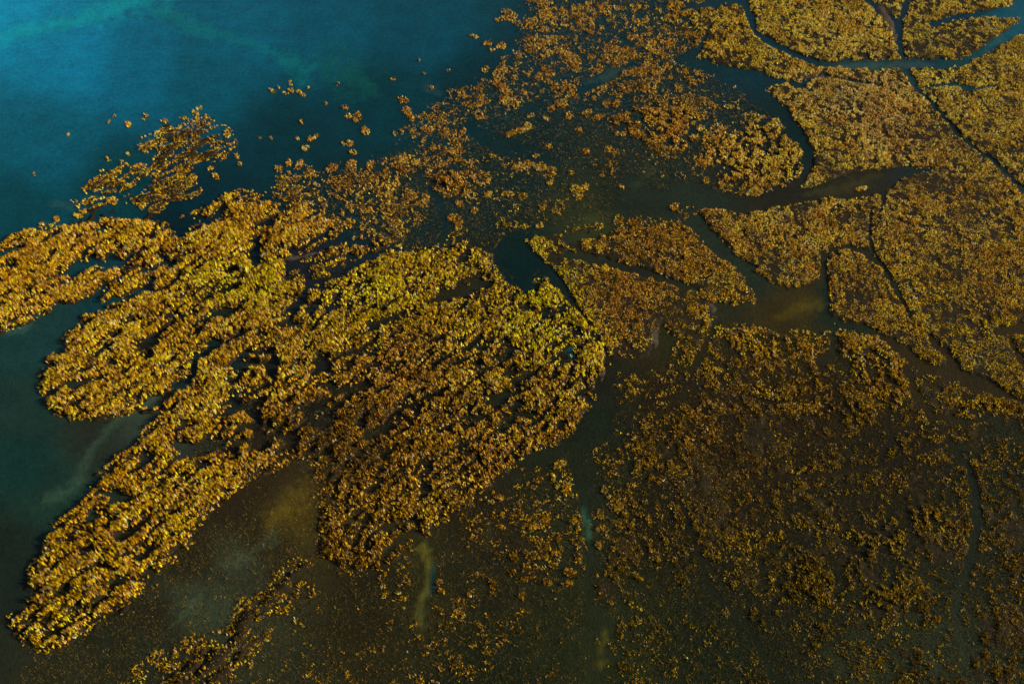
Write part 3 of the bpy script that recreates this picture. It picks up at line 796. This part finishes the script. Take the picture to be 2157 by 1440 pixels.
# ------------------------------------------------------------------ single tussocks standing in the water
TUS = {
    'point': ('golden tussock in blue water around the islet at upper left', 'tussocks round the upper left islet', [
        (420, 229, 6, 4), (412, 238, 7, 4), (437, 248, 6, 5), (389, 250, 8, 4), (347, 256, 9, 4), (310, 245, 6, 4), (304, 252, 4, 3), (271, 263, 6, 7), (230, 258, 4, 3), (242, 246, 3, 2), (145, 285, 3, 2), (75, 369, 4, 3),
        (229, 336, 5, 4), (272, 325, 5, 3), (500, 330, 5, 5), (505, 345, 4, 5), (455, 372, 9, 6), (445, 355, 7, 4), (165, 455, 10, 5), (180, 447, 12, 4), (235, 425, 12, 6), (300, 432, 8, 6), (340, 400, 14, 5), (268, 392, 12, 5), (330, 370, 9, 5), (268, 372, 6, 5), (250, 357, 5, 4), (215, 360, 5, 3), (120, 462, 6, 6), (90, 475, 7, 5)]),
    'lone': ('tussock of the lone group farthest out in the blue water at top', 'tussocks of the lone group in open water', [
        (613, 176, 4, 5), (614, 191, 6, 5), (629, 194, 7, 5), (638, 201, 6, 4), (574, 192, 7, 4), (600, 197, 8, 3), (651, 184, 3, 3), (588, 186, 3, 3), (712, 178, 3, 3), (688, 220, 3, 3)]),
    'mid': ('tan tussock in dark teal water left of the top centre', 'tussocks in the teal water left of top centre', [
        (637, 258, 4, 5), (655, 295, 8, 6), (668, 288, 6, 4), (645, 312, 7, 7), (628, 293, 3, 3), (572, 292, 3, 2), (548, 292, 3, 2), (587, 357, 9, 6), (610, 345, 6, 7), (632, 348, 9, 9), (657, 365, 9, 8), (668, 390, 7, 3), (700, 355, 12, 9), (560, 440, 6, 4), (727, 227, 9, 4), (753, 248, 9, 12), (735, 246, 7, 6), (770, 277, 9, 9), (733, 303, 13, 6), (745, 322, 7, 6), (740, 347, 12, 9), (780, 350, 9, 8), (790, 378, 10, 9),
        (850, 212, 12, 7), (858, 234, 10, 9), (868, 250, 8, 8), (833, 282, 5, 5), (907, 273, 10, 6), (893, 295, 6, 7), (913, 312, 5, 10), (940, 277, 7, 8), (977, 277, 5, 6), (870, 277, 6, 5), (830, 167, 6, 3), (884, 127, 3, 3), (945, 150, 4, 3), (896, 155, 3, 3), (910, 185, 8, 3), (953, 320, 9, 7), (1037, 330, 9, 4)]),
    'north': ('ragged tan tussock among many in dark teal water at top centre', 'tussocks in the teal water at top centre', [
        (1073, 30, 18, 8), (1053, 42, 9, 5), (1090, 49, 12, 5), (1068, 40, 9, 5), (1030, 92, 10, 6), (1057, 98, 11, 7), (1038, 106, 6, 4), (1000, 78, 9, 4), (993, 75, 4, 3), (1147, 8, 18, 9), (1150, 33, 14, 10), (1145, 22, 10, 7), (1157, 87, 16, 10), (1133, 100, 10, 7), (1120, 83, 12, 5), (1207, 20, 6, 7), (1247, 50, 6, 12), (1244, 68, 9, 6), (1267, 60, 6, 6), (1190, 53, 8, 5), (1263, 15, 6, 7), (1340, 15, 13, 5), (1353, 47, 16, 5), (1287, 103, 18, 7), (1303, 127, 10, 7),
        (1208, 124, 18, 12), (1214, 145, 12, 9), (1187, 113, 12, 7), (1243, 123, 7, 7), (1153, 117, 14, 6), (1157, 150, 14, 9), (1137, 162, 8, 8), (1157, 172, 8, 5), (1197, 187, 16, 9), (1175, 182, 8, 6), (1060, 150, 16, 8), (1048, 160, 10, 7), (1023, 147, 7, 7), (1050, 180, 11, 7), (1067, 192, 14, 9), (1063, 213, 12, 9), (1010, 243, 9, 10), (1010, 222, 7, 7), (973, 197, 8, 9), (1093, 277, 22, 6), (1073, 285, 9, 6), (1113, 266, 8, 7), (1370, 95, 13, 9), (1377, 110, 9, 6), (1413, 90, 16, 6), (1333, 80, 12, 6), (1323, 153, 15, 8), (1353, 153, 16, 6), (1387, 153, 14, 8), (1407, 140, 10, 7), (1320, 190, 12, 8),
        (1360, 187, 11, 10), (1430, 187, 8, 10), (1183, 220, 14, 9), (1163, 230, 9, 7), (1200, 245, 8, 8), (1280, 220, 9, 9), (1300, 220, 8, 9), (1263, 247, 15, 6), (1237, 240, 10, 8), (1340, 280, 14, 9), (1307, 283, 12, 5), (1282, 315, 9, 6), (1233, 320, 9, 6), (1220, 277, 8, 7), (1157, 310, 7, 7), (1130, 330, 7, 4), (1240, 8, 7, 4), (1300, 18, 6, 5), (1402, 40, 9, 5), (1420, 15, 13, 8), (1400, 118, 8, 6), (1450, 75, 9, 8), (1440, 105, 6, 6), (1320, 104, 6, 5), (1290, 40, 5, 5), (1095, 120, 5, 4), (1085, 165, 6, 6), (1105, 195, 6, 6), (1120, 245, 7, 5), (1150, 250, 6, 5)]),
    'pool': ('low brown tussock in the dark olive pool near the centre', 'tussocks in the dark central pool', [
        (853, 333, 12, 8), (877, 343, 10, 7), (977, 343, 8, 7), (993, 370, 12, 8), (1097, 353, 16, 9), (1120, 348, 9, 6), (1140, 353, 14, 9), (1163, 362, 10, 10), (1160, 385, 7, 6), (1213, 400, 13, 9), (1232, 398, 9, 9), (1222, 415, 7, 5), (1070, 410, 13, 5), (1030, 410, 9, 7), (1103, 413, 11, 5), (1143, 437, 8, 7), (970, 430, 9, 7), (1000, 445, 7, 6), (897, 420, 9, 12), (867, 413, 13, 9), (967, 470, 8, 14), (953, 460, 9, 9), (1070, 473, 9, 5), (1137, 477, 8, 6), (1423, 437, 11, 8), (1203, 367, 7, 5), (1270, 370, 5, 5), (1290, 360, 6, 4), (1347, 460, 6, 4), (1310, 395, 6, 5), (1490, 340, 18, 9), (1482, 345, 9, 6), (1600, 405, 8, 7), (1580, 408, 8, 5), (1487, 382, 7, 8), (1520, 390, 7, 9), (1815, 399, 12, 5)]),
    'flat': ('ochre tussock on the dark wet flat at bottom centre', 'tussocks on the dark bottom flat', [
        (1053, 1048, 11, 5), (1035, 1058, 8, 4), (1273, 1033, 5, 9), (1083, 1177, 11, 7), (1085, 1165, 7, 6), (1123, 1110, 11, 7), (927, 1227, 7, 5), (930, 1245, 8, 5), (1040, 1227, 7, 7), (1100, 1257, 7, 7), (1107, 1163, 6, 3), (1167, 1167, 8, 6), (1155, 1155, 6, 5), (1177, 1137, 6, 5), (1207, 1100, 9, 6), (1218, 1114, 6, 6), (1180, 980, 13, 9), (1167, 1010, 5, 11), (1197, 1030, 6, 12), (1303, 1070, 11, 7), (1318, 1085, 7, 6), (1267, 1113, 11, 6), (1263, 1150, 7, 7), (1333, 1110, 7, 8), (1367, 1093, 6, 8), (1370, 1153, 5, 5), (1387, 1180, 6, 7), (1347, 1220, 9, 5), (1310, 1200, 8, 8), (1373, 1007, 7, 7), (1413, 980, 8, 10), (1403, 1140, 7, 7),
        (1202, 1207, 14, 8), (1197, 1230, 12, 5), (1153, 1227, 9, 6), (990, 1253, 5, 4), (1107, 1220, 6, 5), (1080, 1205, 7, 6), (1060, 1085, 6, 5), (1055, 1110, 5, 5), (1150, 1095, 8, 6), (840, 1250, 7, 2), (853, 1262, 5, 3), (1285, 1048, 5, 4), (1360, 1060, 6, 4)]),
    'lee': ('ochre tussock beside the sparse grass at lower right', 'tussocks beside the sparse lower right grass', [
        (1590, 1290, 7, 10), (1585, 1300, 5, 7), (1608, 1312, 5, 6), (1637, 1290, 4, 4), (1730, 1318, 9, 5), (1740, 1345, 10, 6), (1720, 1360, 8, 7), (1735, 1325, 5, 9), (1825, 1370, 8, 8), (1975, 1305, 8, 6), (1950, 1312, 7, 6), (1940, 1280, 6, 9), (2075, 1345, 6, 12), (2078, 1380, 6, 9), (2058, 1400, 6, 8), (2105, 1415, 9, 7), (2128, 1413, 9, 8), (2100, 1290, 6, 10), (2110, 1320, 7, 9), (2140, 1310, 9, 8), (1855, 1392, 9, 6), (1548, 1232, 5, 8), (1480, 1125, 5, 7), (1530, 1122, 5, 8), (1464, 1103, 5, 5), (1600, 1052, 8, 6), (1578, 1047, 5, 7), (1640, 1070, 7, 5)]),
}
SUB = 7
for key, (label, group, lst) in TUS.items():
    for k, (tu, tv, ru, rv) in enumerate(lst):
        area = math.pi * ru * rv
        n = max(8, int(area / 4.5))
        r = np.random.default_rng(hash2(np.array([tu]), np.array([tv]), 3)[0].__hash__() & 0xFFFF)
        q = np.sqrt(r.uniform(0, 1, n))
        th = r.uniform(0, 2 * math.pi, n)
        sh = r.uniform(-.4, .4)
        pu, pv = tu + ru * q * np.cos(th), tv + rv * q * np.sin(th) - ru * q * np.cos(th) * sh
        Xc, Yc = ground(tu, tv)
        Xs, Ys = ground(pu, pv)
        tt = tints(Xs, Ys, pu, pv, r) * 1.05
        n2 = n
        q2, th2 = np.sqrt(r.uniform(.1, 1.35, n2)), r.uniform(0, 2 * math.pi, n2)
        Xk, Yk = ground(tu + ru * q2 * np.cos(th2), tv + rv * q2 * np.sin(th2) - ru * q2 * np.cos(th2) * sh)
        dk = np.array([.040, .032, .012]) * r.uniform(.4, 1.3, (n2, 1))
        ax, ay = np.concatenate([Xs, Xk]) - Xc, np.concatenate([Ys, Yk]) - Yc
        o = grass_mesh('grass_tussock', ax, ay, np.full(n + n2, -.05), np.concatenate([r.uniform(.18, .48, n), r.uniform(.08, .18, n2)]),
                       np.concatenate([r.uniform(.065, .12, n), r.uniform(.08, .14, n2)]), np.concatenate([tt, dk]), SUB, k + 50)
        o.location = (float(Xc), float(Yc), 0.0)
        size = 'wide' if ru > 2.2 * rv else 'tall narrow' if rv > 1.4 * ru else 'tiny' if area < 75 else 'middling' if area < 260 else 'large'
        o['label'] = size + ' ' + label
        o['category'] = 'tussock'
        o['group'] = group
